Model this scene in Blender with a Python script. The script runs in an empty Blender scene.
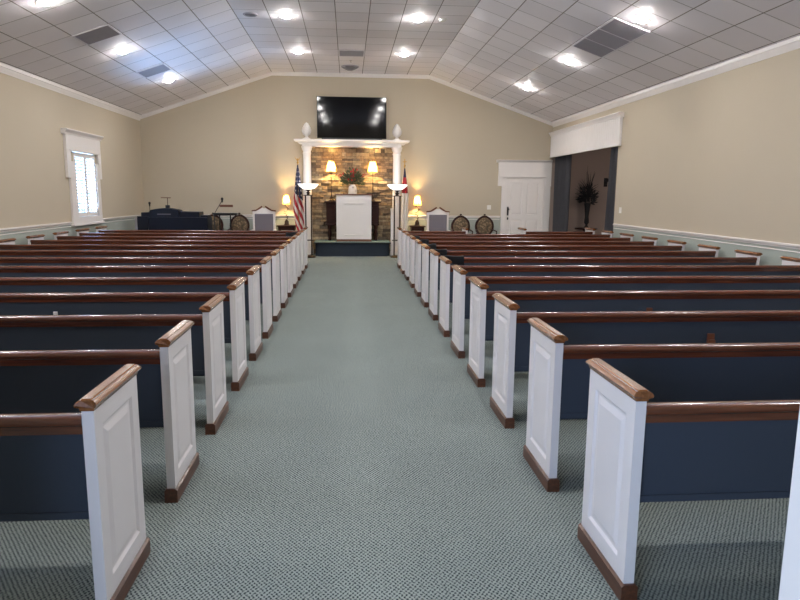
import bpy, bmesh, math, random
from mathutils import Vector, Matrix
random.seed(7)
PI = math.pi
scene = bpy.context.scene
COL = scene.collection

# ------------------------------------------------------------------ materials
def lin(r, g, b):
    f = lambda c: (c/255/12.92) if c/255 <= .04045 else ((c/255+.055)/1.055)**2.4
    return (f(r), f(g), f(b), 1)

def new_mat(name):
    m = bpy.data.materials.new(name); m.use_nodes = True
    nt = m.node_tree; b = nt.nodes['Principled BSDF']
    return m, nt, b

def plain(name, col, rough=.5, metal=0, coat=0, var=.06, scale=8, bump=0, bscale=200):
    m, nt, b = new_mat(name)
    N, L = nt.nodes, nt.links
    tc = N.new('ShaderNodeTexCoord')
    n = N.new('ShaderNodeTexNoise'); n.inputs['Scale'].default_value = scale; n.inputs['Detail'].default_value = 4
    L.new(tc.outputs['Object'], n.inputs['Vector'])
    mx = N.new('ShaderNodeMix'); mx.data_type = 'RGBA'
    mx.inputs['A'].default_value = tuple(c*(1-var) for c in col[:3])+(1,)
    mx.inputs['B'].default_value = tuple(min(1, c*(1+var)) for c in col[:3])+(1,)
    L.new(n.outputs['Fac'], mx.inputs['Factor']); L.new(mx.outputs['Result'], b.inputs['Base Color'])
    b.inputs['Roughness'].default_value = rough; b.inputs['Metallic'].default_value = metal
    b.inputs['Coat Weight'].default_value = coat; b.inputs['Coat Roughness'].default_value = .08
    if bump:
        n2 = N.new('ShaderNodeTexNoise'); n2.inputs['Scale'].default_value = bscale
        L.new(tc.outputs['Object'], n2.inputs['Vector'])
        bp = N.new('ShaderNodeBump'); bp.inputs['Strength'].default_value = bump; bp.inputs['Distance'].default_value = .002
        L.new(n2.outputs['Fac'], bp.inputs['Height']); L.new(bp.outputs['Normal'], b.inputs['Normal'])
    return m

def wood(name, c1, c2, axis='X', rough=.3, coat=.5, gscale=1.0):
    m, nt, b = new_mat(name)
    N, L = nt.nodes, nt.links
    tc = N.new('ShaderNodeTexCoord'); mp = N.new('ShaderNodeMapping')
    s = {'X': (1.2, 28, 28), 'Y': (28, 1.2, 28), 'Z': (28, 28, 1.2)}[axis]
    mp.inputs['Scale'].default_value = tuple(q*gscale for q in s)
    n = N.new('ShaderNodeTexNoise'); n.inputs['Scale'].default_value = 2.2; n.inputs['Detail'].default_value = 6
    n.inputs['Distortion'].default_value = .5
    cr = N.new('ShaderNodeValToRGB'); cr.color_ramp.elements[0].color = c1; cr.color_ramp.elements[1].color = c2
    cr.color_ramp.elements[0].position = .3; cr.color_ramp.elements[1].position = .7
    L.new(tc.outputs['Object'], mp.inputs['Vector']); L.new(mp.outputs['Vector'], n.inputs['Vector'])
    L.new(n.outputs['Fac'], cr.inputs['Fac']); L.new(cr.outputs['Color'], b.inputs['Base Color'])
    b.inputs['Roughness'].default_value = rough; b.inputs['Coat Weight'].default_value = coat
    b.inputs['Coat Roughness'].default_value = .12
    return m

def math_node(nt, op, a, b=None, c=None):
    n = nt.nodes.new('ShaderNodeMath'); n.operation = op
    for i, v in enumerate((a, b, c)):
        if v is None: continue
        if isinstance(v, (int, float)): n.inputs[i].default_value = v
        else: nt.links.new(v, n.inputs[i])
    return n.outputs[0]

def carpet_mat(name, light, dark, cell=.0115, strength=1.0):
    m, nt, b = new_mat(name); N, L = nt.nodes, nt.links
    tc = N.new('ShaderNodeTexCoord'); sp = N.new('ShaderNodeSeparateXYZ')
    dn = N.new('ShaderNodeTexNoise'); dn.inputs['Scale'].default_value = 45; dn.inputs['Detail'].default_value = 2
    L.new(tc.outputs['Object'], dn.inputs['Vector'])
    va = N.new('ShaderNodeVectorMath'); va.operation = 'MULTIPLY_ADD'; va.inputs[1].default_value = (.011, .011, 0)
    L.new(dn.outputs['Color'], va.inputs[0]); L.new(tc.outputs['Object'], va.inputs[2])
    L.new(va.outputs[0], sp.inputs[0])
    k = PI/cell
    sx = math_node(nt, 'SINE', math_node(nt, 'MULTIPLY', sp.outputs['X'], k))
    sy = math_node(nt, 'SINE', math_node(nt, 'MULTIPLY', sp.outputs['Y'], k*.72))
    pr = math_node(nt, 'MULTIPLY', sx, sy)
    w = math_node(nt, 'MULTIPLY_ADD', pr, .5, .5)
    n = N.new('ShaderNodeTexNoise'); n.inputs['Scale'].default_value = 120; n.inputs['Detail'].default_value = 3
    L.new(tc.outputs['Object'], n.inputs['Vector'])
    w2 = math_node(nt, 'ADD', w, math_node(nt, 'MULTIPLY_ADD', n.outputs['Fac'], 1.8, -.9))
    cr = N.new('ShaderNodeValToRGB'); cr.color_ramp.elements[0].color = dark; cr.color_ramp.elements[1].color = light
    cr.color_ramp.elements[0].position = .12; cr.color_ramp.elements[1].position = .62
    L.new(w2, cr.inputs['Fac'])
    # broad wear along the walking line
    n3 = N.new('ShaderNodeTexNoise'); n3.inputs['Scale'].default_value = 1.3; n3.inputs['Detail'].default_value = 3
    L.new(tc.outputs['Object'], n3.inputs['Vector'])
    hs = N.new('ShaderNodeHueSaturation'); L.new(cr.outputs['Color'], hs.inputs['Color'])
    L.new(math_node(nt, 'MULTIPLY_ADD', n3.outputs['Fac'], .22, .89), hs.inputs['Value'])
    L.new(hs.outputs['Color'], b.inputs['Base Color'])
    b.inputs['Roughness'].default_value = .95; b.inputs['Specular IOR Level'].default_value = .15
    bp = N.new('ShaderNodeBump'); bp.inputs['Strength'].default_value = .5*strength; bp.inputs['Distance'].default_value = .003
    L.new(w2, bp.inputs['Height']); L.new(bp.outputs['Normal'], b.inputs['Normal'])
    return m

def ceiling_mat():
    m, nt, b = new_mat('acoustic_tile'); N, L = nt.nodes, nt.links
    uv = N.new('ShaderNodeUVMap'); sp = N.new('ShaderNodeSeparateXYZ'); L.new(uv.outputs['UV'], sp.inputs[0])
    def edge(o, w):
        f = math_node(nt, 'FRACT', o)
        d = math_node(nt, 'ABSOLUTE', math_node(nt, 'SUBTRACT', f, .5))
        return math_node(nt, 'GREATER_THAN', d, .5-w)
    eu = edge(sp.outputs['X'], .013); ev = edge(sp.outputs['Y'], .014)
    e = math_node(nt, 'MAXIMUM', eu, math_node(nt, 'MULTIPLY', ev, .75))
    fl = N.new('ShaderNodeVectorMath'); fl.operation = 'FLOOR'; L.new(uv.outputs['UV'], fl.inputs[0])
    wn = N.new('ShaderNodeTexWhiteNoise'); wn.noise_dimensions = '3D'; L.new(fl.outputs[0], wn.inputs['Vector'])
    tcol = N.new('ShaderNodeMix'); tcol.data_type = 'RGBA'
    tcol.inputs['A'].default_value = lin(232, 226, 229); tcol.inputs['B'].default_value = lin(242, 237, 240)
    L.new(wn.outputs['Value'], tcol.inputs['Factor'])
    # tile fissures
    n = N.new('ShaderNodeTexNoise'); n.inputs['Scale'].default_value = 90; n.inputs['Detail'].default_value = 4
    tc = N.new('ShaderNodeTexCoord'); L.new(tc.outputs['Object'], n.inputs['Vector'])
    mx = N.new('ShaderNodeMix'); mx.data_type = 'RGBA'
    mx.inputs['B'].default_value = lin(128, 118, 112)
    L.new(tcol.outputs['Result'], mx.inputs['A']); L.new(e, mx.inputs['Factor'])
    L.new(mx.outputs['Result'], b.inputs['Base Color'])
    b.inputs['Roughness'].default_value = .6
    # each lay-in tile sags a little on its own: a slight pillow from the distance to its edge
    fu = math_node(nt, 'ABSOLUTE', math_node(nt, 'SUBTRACT', math_node(nt, 'FRACT', sp.outputs['X']), .5))
    fv = math_node(nt, 'ABSOLUTE', math_node(nt, 'SUBTRACT', math_node(nt, 'FRACT', sp.outputs['Y']), .5))
    h = math_node(nt, 'MULTIPLY', math_node(nt, 'MAXIMUM', math_node(nt, 'POWER', fu, 2.0), math_node(nt, 'POWER', fv, 2.0)), -.03)
    h2 = math_node(nt, 'MULTIPLY_ADD', n.outputs['Fac'], .0015, h)
    bp = N.new('ShaderNodeBump'); bp.inputs['Strength'].default_value = .6; bp.inputs['Distance'].default_value = 1.0
    L.new(h2, bp.inputs['Height']); L.new(bp.outputs['Normal'], b.inputs['Normal'])
    return m

def stone_mat():
    m, nt, b = new_mat('ledgestone'); N, L = nt.nodes, nt.links
    g = N.new('ShaderNodeNewGeometry'); cr = N.new('ShaderNodeValToRGB')
    el = cr.color_ramp.elements
    el[0].color = lin(84, 72, 62); el[0].position = 0
    el[1].color = lin(198, 180, 150); el[1].position = 1
    for p, c in ((.2, (136, 118, 98)), (.4, (168, 142, 110)), (.6, (120, 110, 100)), (.8, (176, 156, 124))):
        e = el.new(p); e.color = lin(*c)
    L.new(g.outputs['Random Per Island'], cr.inputs['Fac'])
    tc = N.new('ShaderNodeTexCoord'); n = N.new('ShaderNodeTexNoise'); n.inputs['Scale'].default_value = 14; n.inputs['Detail'].default_value = 6
    L.new(tc.outputs['Object'], n.inputs['Vector'])
    hs = N.new('ShaderNodeHueSaturation'); L.new(cr.outputs['Color'], hs.inputs['Color'])
    L.new(math_node(nt, 'MULTIPLY_ADD', n.outputs['Fac'], 1.5, .08), hs.inputs['Value'])
    L.new(hs.outputs['Color'], b.inputs['Base Color']); b.inputs['Roughness'].default_value = .85
    bp = N.new('ShaderNodeBump'); bp.inputs['Strength'].default_value = .8; bp.inputs['Distance'].default_value = .01
    L.new(n.outputs['Fac'], bp.inputs['Height']); L.new(bp.outputs['Normal'], b.inputs['Normal'])
    return m

def emit_mat(name, col, s):
    m, nt, b = new_mat(name)
    b.inputs['Base Color'].default_value = (.8, .8, .8, 1)
    b.inputs['Emission Color'].default_value = col; b.inputs['Emission Strength'].default_value = s
    return m

def shade_mat(name, col, em, s):
    m, nt, b = new_mat(name); N, L = nt.nodes, nt.links
    tr = N.new('ShaderNodeBsdfTranslucent'); tr.inputs['Color'].default_value = col
    b.inputs['Base Color'].default_value = col; b.inputs['Roughness'].default_value = .8
    b.inputs['Emission Color'].default_value = em; b.inputs['Emission Strength'].default_value = s
    mx = N.new('ShaderNodeMixShader'); mx.inputs[0].default_value = .45
    L.new(b.outputs[0], mx.inputs[1]); L.new(tr.outputs[0], mx.inputs[2])
    L.new(mx.outputs[0], N['Material Output'].inputs['Surface'])
    return m

def tapestry(name, c1, c2, c3, scale=30):
    m, nt, b = new_mat(name); N, L = nt.nodes, nt.links
    tc = N.new('ShaderNodeTexCoord'); v = N.new('ShaderNodeTexVoronoi'); v.inputs['Scale'].default_value = scale
    L.new(tc.outputs['Object'], v.inputs['Vector'])
    cr = N.new('ShaderNodeValToRGB'); el = cr.color_ramp.elements
    el[0].color = c1; el[1].color = c3; e = el.new(.35); e.color = c2
    L.new(v.outputs['Distance'], cr.inputs['Fac']); L.new(cr.outputs['Color'], b.inputs['Base Color'])
    b.inputs['Roughness'].default_value = .9
    return m

def flag_mat(name, kind):
    m, nt, b = new_mat(name); N, L = nt.nodes, nt.links
    uv = N.new('ShaderNodeUVMap'); sp = N.new('ShaderNodeSeparateXYZ'); L.new(uv.outputs['UV'], sp.inputs[0])
    u, v = sp.outputs['X'], sp.outputs['Y']          # u across the folds, v downwards, 0..1
    red, white, blue = lin(168, 34, 40), lin(228, 218, 208), lin(22, 26, 58)
    if kind == 'stripes':
        t = math_node(nt, 'FRACT', math_node(nt, 'ADD', math_node(nt, 'MULTIPLY', u, 2.1), math_node(nt, 'MULTIPLY', v, -5.5)))
        st = math_node(nt, 'GREATER_THAN', t, .5)
        a = N.new('ShaderNodeMix'); a.data_type = 'RGBA'; a.inputs['A'].default_value = white; a.inputs['B'].default_value = red
        L.new(st, a.inputs['Factor'])
        # canton with stars
        su = math_node(nt, 'FRACT', math_node(nt, 'MULTIPLY', u, 3)); sv = math_node(nt, 'FRACT', math_node(nt, 'MULTIPLY', v, 16))
        du = math_node(nt, 'ABSOLUTE', math_node(nt, 'SUBTRACT', su, .5)); dv = math_node(nt, 'ABSOLUTE', math_node(nt, 'SUBTRACT', sv, .5))
        star = math_node(nt, 'LESS_THAN', math_node(nt, 'ADD', du, dv), .26)
        c = N.new('ShaderNodeMix'); c.data_type = 'RGBA'; c.inputs['A'].default_value = blue; c.inputs['B'].default_value = white
        L.new(star, c.inputs['Factor'])
        isc = math_node(nt, 'LESS_THAN', math_node(nt, 'ADD', v, math_node(nt, 'MULTIPLY', u, -.12)), .36)
        o = N.new('ShaderNodeMix'); o.data_type = 'RGBA'
        L.new(isc, o.inputs['Factor']); L.new(a.outputs['Result'], o.inputs['A']); L.new(c.outputs['Result'], o.inputs['B'])
    else:
        t1 = math_node(nt, 'GREATER_THAN', v, .13); t2 = math_node(nt, 'GREATER_THAN', v, .36)
        a = N.new('ShaderNodeMix'); a.data_type = 'RGBA'; a.inputs['A'].default_value = blue; a.inputs['B'].default_value = lin(150, 30, 36)
        L.new(t1, a.inputs['Factor'])
        o = N.new('ShaderNodeMix'); o.data_type = 'RGBA'; o.inputs['B'].default_value = white
        L.new(t2, o.inputs['Factor']); L.new(a.outputs['Result'], o.inputs['A'])
    L.new(o.outputs['Result'], b.inputs['Base Color']); b.inputs['Roughness'].default_value = .7
    return m

M = {}
M['wall'] = plain('wall_paint_tan', lin(186, 174, 154), .85, var=.02, scale=2, bump=.15, bscale=300)
M['wains'] = plain('wall_paint_sage', lin(160, 166, 158), .8, var=.02, scale=2)
M['white'] = plain('white_trim_paint', lin(226, 220, 216), .38, var=.015)
M['pewwhite'] = plain('white_pew_enamel', lin(222, 217, 218), .33, var=.015)
M['rail'] = wood('cherry_rail_varnish', lin(68, 32, 20), lin(104, 54, 32), 'X', .22, .6)
M['cap'] = wood('oak_cap_varnish', lin(96, 54, 26), lin(140, 88, 48), 'Y', .25, .5)
M['basewood'] = wood('walnut_base_trim', lin(62, 32, 18), lin(96, 54, 32), 'Y', .4, .3)
M['fabric'] = plain('slate_blue_upholstery', lin(50, 58, 71), .95, var=.10, scale=300, bump=.3, bscale=900)
M['carpet'] = carpet_mat('teal_loop_carpet', lin(138, 146, 141), lin(34, 45, 48), cell=.010)
M['carpet_top'] = carpet_mat('teal_platform_carpet', lin(134, 152, 142), lin(90, 108, 104))
M['carpet_dark'] = plain('dark_teal_carpet', lin(34, 42, 52), .95, var=.15, scale=150)
M['black_trim'] = plain('black_rubber_nosing', lin(22, 24, 28), .5)
M['ceil'] = ceiling_mat()
M['stone'] = stone_mat()
M['mortar'] = plain('dark_stone_joint', lin(50, 40, 32), .95)
M['black'] = plain('black_plastic', lin(16, 16, 18), .3)
M['screen'] = plain('television_glass', lin(4, 4, 7), .065, coat=.0, var=0); M['screen'].node_tree.nodes['Principled BSDF'].inputs['Specular IOR Level'].default_value = .28
M['navyblack'] = plain('blue_black_lacquer', lin(14, 17, 30), .4, coat=0); M['navyblack'].node_tree.nodes['Principled BSDF'].inputs['Specular IOR Level'].default_value = .25
M['darkwood'] = wood('mahogany_dark', lin(30, 14, 12), lin(54, 24, 18), 'X', .5, 0); M['darkwood'].node_tree.nodes['Principled BSDF'].inputs['Specular IOR Level'].default_value = .2
M['midwood'] = wood('walnut_medium', lin(84, 46, 30), lin(118, 70, 46), 'X', .35, .4)
M['grey'] = plain('grey_chair_fabric', lin(112, 106, 112), .95, var=.08, scale=200)
M['tap'] = tapestry('floral_tapestry', lin(176, 156, 124), lin(112, 92, 70), lin(60, 56, 44), 22)
M['gold'] = plain('gilt_metal', lin(190, 150, 80), .3, 1)
M['bronze'] = plain('dark_bronze_metal', lin(58, 44, 36), .4, .7)
M['curtain'] = plain('slate_curtain_cloth', lin(92, 91, 96), .9, var=.08, scale=40)
M['taupe'] = plain('taupe_alcove_paint', lin(160, 142, 132), .85, var=.02)
M['vent'] = plain('grey_vent_metal', lin(165, 160, 165), .5)
M['ventdark'] = plain('dark_vent_duct', lin(120, 116, 120), .8)
M['plasticw'] = plain('white_plastic', lin(232, 228, 222), .4)
M['ventframe'] = plain('pale_grey_vent_frame', lin(222, 217, 222), .6)
M['leaf'] = plain('dark_green_leaf', lin(44, 60, 34), .6, var=.3, scale=20)
M['leafdark'] = plain('dark_dried_frond', lin(26, 24, 26), .8, var=.3, scale=20)
M['red'] = plain('red_petal', lin(150, 26, 26), .6, var=.2, scale=20)
M['ceramic'] = tapestry('patterned_white_ceramic', lin(60, 60, 66), lin(210, 206, 200), lin(232, 228, 222), 9)
M['bowl'] = shade_mat('lit_frosted_glass', lin(246, 244, 242), (1, .98, .96, 1), 1.1)
M['blackcloth'] = plain('black_cloth', lin(17, 18, 24), .75, var=.2, scale=60)
M['lens'] = emit_mat('lit_downlight_lens', (1, .965, .93, 1), 270)
M['shade'] = shade_mat('lit_cream_lampshade', lin(236, 196, 110), (1, .66, .18, 1), .25)
M['paper'] = plain('white_paper', lin(225, 222, 222), .7)
M['flagA'] = flag_mat('striped_flag_cloth', 'stripes')
M['flagB'] = flag_mat('banner_flag_cloth', 'plain')
M['concrete'] = plain('porch_concrete', lin(170, 168, 162), .9)

# ------------------------------------------------------------------ mesh building
class MB:
    def __init__(s): s.bm = bmesh.new(); s.mi = 0
    def _tag(s, faces):
        for f in faces: f.material_index = s.mi
    def box(s, x0, x1, y0, y1, z0, z1, bev=0):
        n = len(s.bm.faces)
        r = bmesh.ops.create_cube(s.bm, size=1)
        for v in r['verts']:
            v.co = Vector(((x0+x1)/2+v.co.x*(x1-x0), (y0+y1)/2+v.co.y*(y1-y0), (z0+z1)/2+v.co.z*(z1-z0)))
        fs = set(f for v in r['verts'] for f in v.link_faces)
        s._tag(fs)
        if bev:
            es = set(e for v in r['verts'] for e in v.link_edges)
            g = bmesh.ops.bevel(s.bm, geom=list(es), offset=bev, segments=2, profile=.5, affect='EDGES')
            s._tag(g['faces'])
        return s
    def lathe(s, prof, n=16, o=(0, 0, 0), sx=1, sy=1):
        rings = []
        for r, z in prof:
            rings.append([s.bm.verts.new((o[0]+math.cos(2*PI*k/n)*r*sx, o[1]+math.sin(2*PI*k/n)*r*sy, o[2]+z)) for k in range(n)])
        fs = []
        for a, b in zip(rings, rings[1:]):
            for k in range(n):
                fs.append(s.bm.faces.new((a[k], a[(k+1) % n], b[(k+1) % n], b[k])))
        fs.append(s.bm.faces.new(list(reversed(rings[0])))); fs.append(s.bm.faces.new(rings[-1]))
        s._tag(fs); return s
    def tube(s, pts, r, n=8, r2=None):
        pts = [Vector(p) for p in pts]; rings = []
        m = len(pts)
        for i, p in enumerate(pts):
            d = (pts[min(i+1, m-1)]-pts[max(i-1, 0)]).normalized()
            a = d.cross(Vector((0, 0, 1)) if abs(d.z) < .9 else Vector((1, 0, 0))).normalized(); b = d.cross(a)
            rr = r if r2 is None else r+(r2-r)*i/(m-1)
            rings.append([s.bm.verts.new(p+a*math.cos(2*PI*k/n)*rr+b*math.sin(2*PI*k/n)*rr) for k in range(n)])
        fs = []
        for a, b in zip(rings, rings[1:]):
            for k in range(n): fs.append(s.bm.faces.new((a[k], a[(k+1) % n], b[(k+1) % n], b[k])))
        fs.append(s.bm.faces.new(list(reversed(rings[0])))); fs.append(s.bm.faces.new(rings[-1]))
        s._tag(fs); return s
    def prism(s, pts, axis, a, b):
        """polygon pts in the two other axes, extruded along axis from a to b"""
        def P(p, t):
            return {'X': (t, p[0], p[1]), 'Y': (p[0], t, p[1]), 'Z': (p[0], p[1], t)}[axis]
        A = [s.bm.verts.new(P(p, a)) for p in pts]; B = [s.bm.verts.new(P(p, b)) for p in pts]
        n = len(pts); fs = [s.bm.faces.new(A), s.bm.faces.new(list(reversed(B)))]
        for k in range(n): fs.append(s.bm.faces.new((A[k], B[k], B[(k+1) % n], A[(k+1) % n])))
        s._tag(fs); return s
    def sweep(s, prof, path, up=(0, 0, 1)):
        """profile points (out, up) placed along path positions with per-point frames (pos, outdir)"""
        rings = []
        for pos, out, upv in path:
            pos, out, upv = Vector(pos), Vector(out), Vector(upv)
            rings.append([s.bm.verts.new(pos+out*a+upv*b) for a, b in prof])
        n = len(prof); fs = []
        for a, b in zip(rings, rings[1:]):
            for k in range(n): fs.append(s.bm.faces.new((a[k], a[(k+1) % n], b[(k+1) % n], b[k])))
        fs.append(s.bm.faces.new(rings[0])); fs.append(s.bm.faces.new(list(reversed(rings[-1]))))
        s._tag(fs); return s
    def build(s, name, mats, parent=None, smooth=False, angle=.7):
        bmesh.ops.recalc_face_normals(s.bm, faces=s.bm.faces)
        me = bpy.data.meshes.new(name)
        if smooth:
            for f in s.bm.faces: f.smooth = True
            for e in s.bm.edges:
                if len(e.link_faces) == 2 and e.calc_face_angle(0) > angle: e.smooth = False
        s.bm.to_mesh(me); s.bm.free()
        for m in (mats if isinstance(mats, (list, tuple)) else [mats]): me.materials.append(m)
        o = bpy.data.objects.new(name, me); COL.objects.link(o)
        if parent: o.parent = parent
        return o

def tag(o, label=None, cat=None, group=None, kind=None):
    if label: o['label'] = label
    if cat: o['category'] = cat
    if group: o['group'] = group
    if kind: o['kind'] = kind
    return o
def thing(name, label, cat, loc=(0, 0, 0), rz=0, group=None):
    o = bpy.data.objects.new(name, None); COL.objects.link(o); o.empty_display_size = .1
    o.location = loc; o.rotation_euler = (0, 0, rz)
    return tag(o, label, cat, group)
def kids(o): return [c for c in bpy.data.objects if c.parent == o]
def dup(o, loc=None, label=None, group=None, parent=None, rz=None):
    c = o.copy(); COL.objects.link(c)
    if parent: c.parent = parent
    if loc is not None: c.location = loc
    if rz is not None: c.rotation_euler = (0, 0, rz)
    if label: c['label'] = label
    if group: c['group'] = group
    for ch in kids(o): dup(ch, parent=c)
    return c
def struct(o): o['kind'] = 'structure'; return o

# ------------------------------------------------------------------ the room (metres)
XL, XR, YB, YR = -5.42, 5.598, 17.95, 1.35          # left, right, back and rear (doorway) walls
ZE = 3.565; ZR = 4.74                               # eave and flat ceiling heights (hidden top of crown)
KL, KR = -1.986, 2.153                              # where the slopes meet the flat ceiling
RAIL = 1.03
def ceil_z(x):
    if x < KL: return ZR-(KL-x)*(ZR-ZE)/(KL-XL)
    if x > KR: return ZR-(x-KR)*(ZR-ZE)/(XR-KR)
    return ZR

b = MB(); b.box(XL-.3, 9.3, YR-.2, YB+.3, -.1, 0)
struct(b.build('floor', M['carpet']))
b = MB(); b.box(-4, 5, -4, YR-.2, -.1, -.005)
struct(b.build('trim_porch', M['concrete'])).name = 'trim_9'
b = MB(); b.box(2.6, 2.7, -3, YR-.2, 0, 2.6); b.box(-3.6, 2.7, -3.1, -3, 0, 2.6); b.box(-3.6, 2.7, -3.1, YR-.2, 2.6, 2.7)
struct(b.build('wall_sky_block', M['wall']))  # unseen shell added behind the camera to cut sky light through the doorway

# left wall with its window opening
WY0, WY1, WZ0, WZ1 = 13.58, 14.66, 1.09, 2.41
b = MB(); T = .2; TL = .08
def wallpiece(b, x0, x1, y0, y1, z0, z1):
    if z0 < RAIL-.03 < z1:
        b.mi = 1; b.box(x0, x1, y0, y1, z0, RAIL-.03); z0 = RAIL-.03
    b.mi = 0; b.box(x0, x1, y0, y1, z0, z1)
V0, V1 = 4.0, 5.16  # span of the unseen windows added in both side walls
wallpiece(b, XL-TL, XL, YR, V0, 0, ZE+.1); wallpiece(b, XL-TL, XL, V1, WY0, 0, ZE+.1); wallpiece(b, XL-TL, XL, WY1, YB, 0, ZE+.1)
wallpiece(b, XL-TL, XL, V0, V1, 0, WZ0); b.box(XL-TL, XL, V0, V1, WZ1, ZE+.1)
wallpiece(b, XL-TL, XL, WY0, WY1, 0, WZ0); b.box(XL-TL, XL, WY0, WY1, WZ1, ZE+.1)
struct(b.build('wall_left', [M['wall'], M['wains']]))
# right wall with the curtained opening
OY0, OY1, OZ = 13.46, 17.9, 2.75
b = MB()
wallpiece(b, XR, XR+T, YR, V0, 0, ZE+.1); wallpiece(b, XR, XR+T, V1, OY0, 0, ZE+.1); wallpiece(b, XR, XR+T, V0, V1, 0, WZ0); b.box(XR, XR+T, V0, V1, WZ1, ZE+.1); b.mi = 0; b.box(XR, XR+T, OY0, YB, OZ, ZE+.1)
struct(b.build('wall_right', [M['wall'], M['wains']]))
# back wall, gabled under the ceiling, carried on behind the alcove
b = MB(); b.mi = 1; b.box(XL-T, XR, YB, YB+T, 0, RAIL-.03)
b.mi = 0
b.prism([(XL-T, RAIL-.03), (XR+.01, RAIL-.03), (XR+.01, ZE+.02), (KR, ZR+.03), (KL, ZR+.03), (XL-T, ZE+.02)], 'Y', YB, YB+T)
struct(b.build('wall_back', [M['wall'], M['wains']]))
# rear wall with the entrance the camera stands in
DX0, DX1 = -1.1, 1.028
b = MB()
wallpiece(b, XL-T, DX0, YR-.2, YR, 0, 2.2); wallpiece(b, DX1+.02, XR+T, YR-.2, YR, 0, 2.2)
b.mi = 0
b.prism([(XL-T, 2.2), (XR+T, 2.2), (XR+T, ZE), (KR, ZR+.03), (KL, ZR+.03), (XL-T, ZE)], 'Y', YR-.2, YR)
struct(b.build('wall_rear', [M['wall'], M['wains']]))
b = MB()
b.box(DX1, DX1+.02, YR-.22, YR+.004, 0, 2.18); b.box(DX0-.001, DX0+.02, YR-.22, YR+.004, 0, 2.18); b.box(DX0, DX1+.02, YR-.22, YR+.004, 2.18, 2.2)
struct(b.build('trim_8', M['white']))
# alcove shell
b = MB(); b.box(XR+.01, 9.2, YB, YB+T, 0, 3.2); b.box(9.2, 9.3, 11.8, YB+T, 0, 3.2); b.box(XR+T, 9.3, 11.7, 11.8, 0, 3.2)
struct(b.build('wall_alcove', M['taupe']))
b = MB(); b.box(XR+T, 9.3, 11.7, YB+T, 3.2, 3.3)
struct(b.build('ceiling_alcove', M['taupe'])).name = 'ceiling'

# tiled ceiling, UV in tile units so that the grid follows the slopes
TS = (KR-KL)/7; TY = .6; Y0 = 9.05
bm = bmesh.new(); uvl = bm.loops.layers.uv.new('UVMap')
SLL = math.hypot(KL-XL, ZR-ZE)/TS; SRL = math.hypot(XR-KR, ZR-ZE)/TS
secs = [(XL-.2, ceil_z(XL)-.2*(ZR-ZE)/(KL-XL), -SLL*(1+.2/(KL-XL))), (KL, ZR, 0), (KR, ZR, 7), (XR+.2, ceil_z(XR)-.2*(ZR-ZE)/(XR-KR), 7+SRL*(1+.2/(XR-KR)))]
ys = [YR-.2, YB+.2]
for (xa, za, ua), (xb, zb, ub) in zip(secs, secs[1:]):
    vs = [bm.verts.new(p) for p in ((xa, ys[0], za), (xb, ys[0], zb), (xb, ys[1], zb), (xa, ys[1], za))]
    f = bm.faces.new(vs)
    for l, (u, y) in zip(f.loops, ((ua, ys[0]), (ub, ys[0]), (ub, ys[1]), (ua, ys[1]))):
        l[uvl].uv = (u+20, (y-Y0)/TY+20)
    f.normal_update()
    if f.normal.z > 0: f.normal_flip()
r = bmesh.ops.extrude_face_region(bm, geom=list(bm.faces))
for g in r['geom']:
    if isinstance(g, bmesh.types.BMVert): g.co.z += .08
bmesh.ops.recalc_face_normals(bm, faces=bm.faces)
me = bpy.data.meshes.new('ceiling'); bm.to_mesh(me); bm.free(); me.materials.append(M['ceil'])
o = bpy.data.objects.new('ceiling', me); COL.objects.link(o); struct(o)

# crown moulding
CP = [(0, -.12), (.008, -.12), (.011, -.105), (.020, -.09), (.036, -.05), (.040, -.038), (.050, -.034), (.050, 0.03), (0, 0.03)]
ZC = ZE-.0
b = MB(); b.sweep(CP, [((XL, YR, ZC), (1, 0, 0), (0, 0, 1)), ((XL, YB, ZC), (1, 0, 0), (0, 0, 1))])
struct(b.build('trim_1', M['white'], smooth=True, angle=.4))
b = MB(); b.sweep(CP, [((XR, YR, ZC), (-1, 0, 0), (0, 0, 1)), ((XR, YB, ZC), (-1, 0, 0), (0, 0, 1))])
struct(b.build('trim_2', M['white'], smooth=True, angle=.4))
CPB = [(a, q*.75 if q < 0 else q) for a, q in CP]
b = MB(); Q = [(XL, ZC), (KL, ZR), (KR, ZR), (XR, ZC)]
b.sweep(CPB, [((x, YB, z), (0, -1, 0), (0, 0, 1)) for x, z in Q])
struct(b.build('trim_3', M['white'], smooth=True, angle=.4))
# chair rails
RP = [(0, -.055), (.008, -.055), (.010, -.035), (.022, -.03), (.03, -.018), (.03, 0), (0, .004)]
def rail(name, p0, p1, out):
    b = MB(); b.sweep(RP, [(p0, out, (0, 0, 1)), (p1, out, (0, 0, 1))])
    b.sweep([(0, -.10), (.006, -.10), (.009, -.095), (.006, -.085), (0, -.085)], [(p0, out, (0, 0, 1)), (p1, out, (0, 0, 1))])
    struct(b.build(name, M['white']))
rail('trim_4', (XL, YR, RAIL), (XL, 13.25, RAIL), (1, 0, 0))
rail('trim_5', (XL, 14.87, RAIL), (XL, YB, RAIL), (1, 0, 0))
rail('trim_6', (XR, YR, RAIL), (XR, OY0-.03, RAIL), (-1, 0, 0))
rail('trim_7', (XL, YB, RAIL), (-.99, YB, RAIL), (0, -1, 0))
rail('trim_10', (1.2, YB, RAIL), (4.19, YB, RAIL), (0, -1, 0))
# baseboards
b = MB(); b.box(XL, XL+.015, YR, YB, 0, .13); struct(b.build('baseboard_left', M['white']))
b = MB(); b.box(XR-.015, XR, YR, OY0, 0, .13); struct(b.build('baseboard_right', M['white']))
b = MB(); b.box(XL, -1.0, YB-.015, YB, 0, .13); b.box(1.2, 4.19, YB-.015, YB, 0, .13); struct(b.build('baseboard_back', M['white']))

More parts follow.
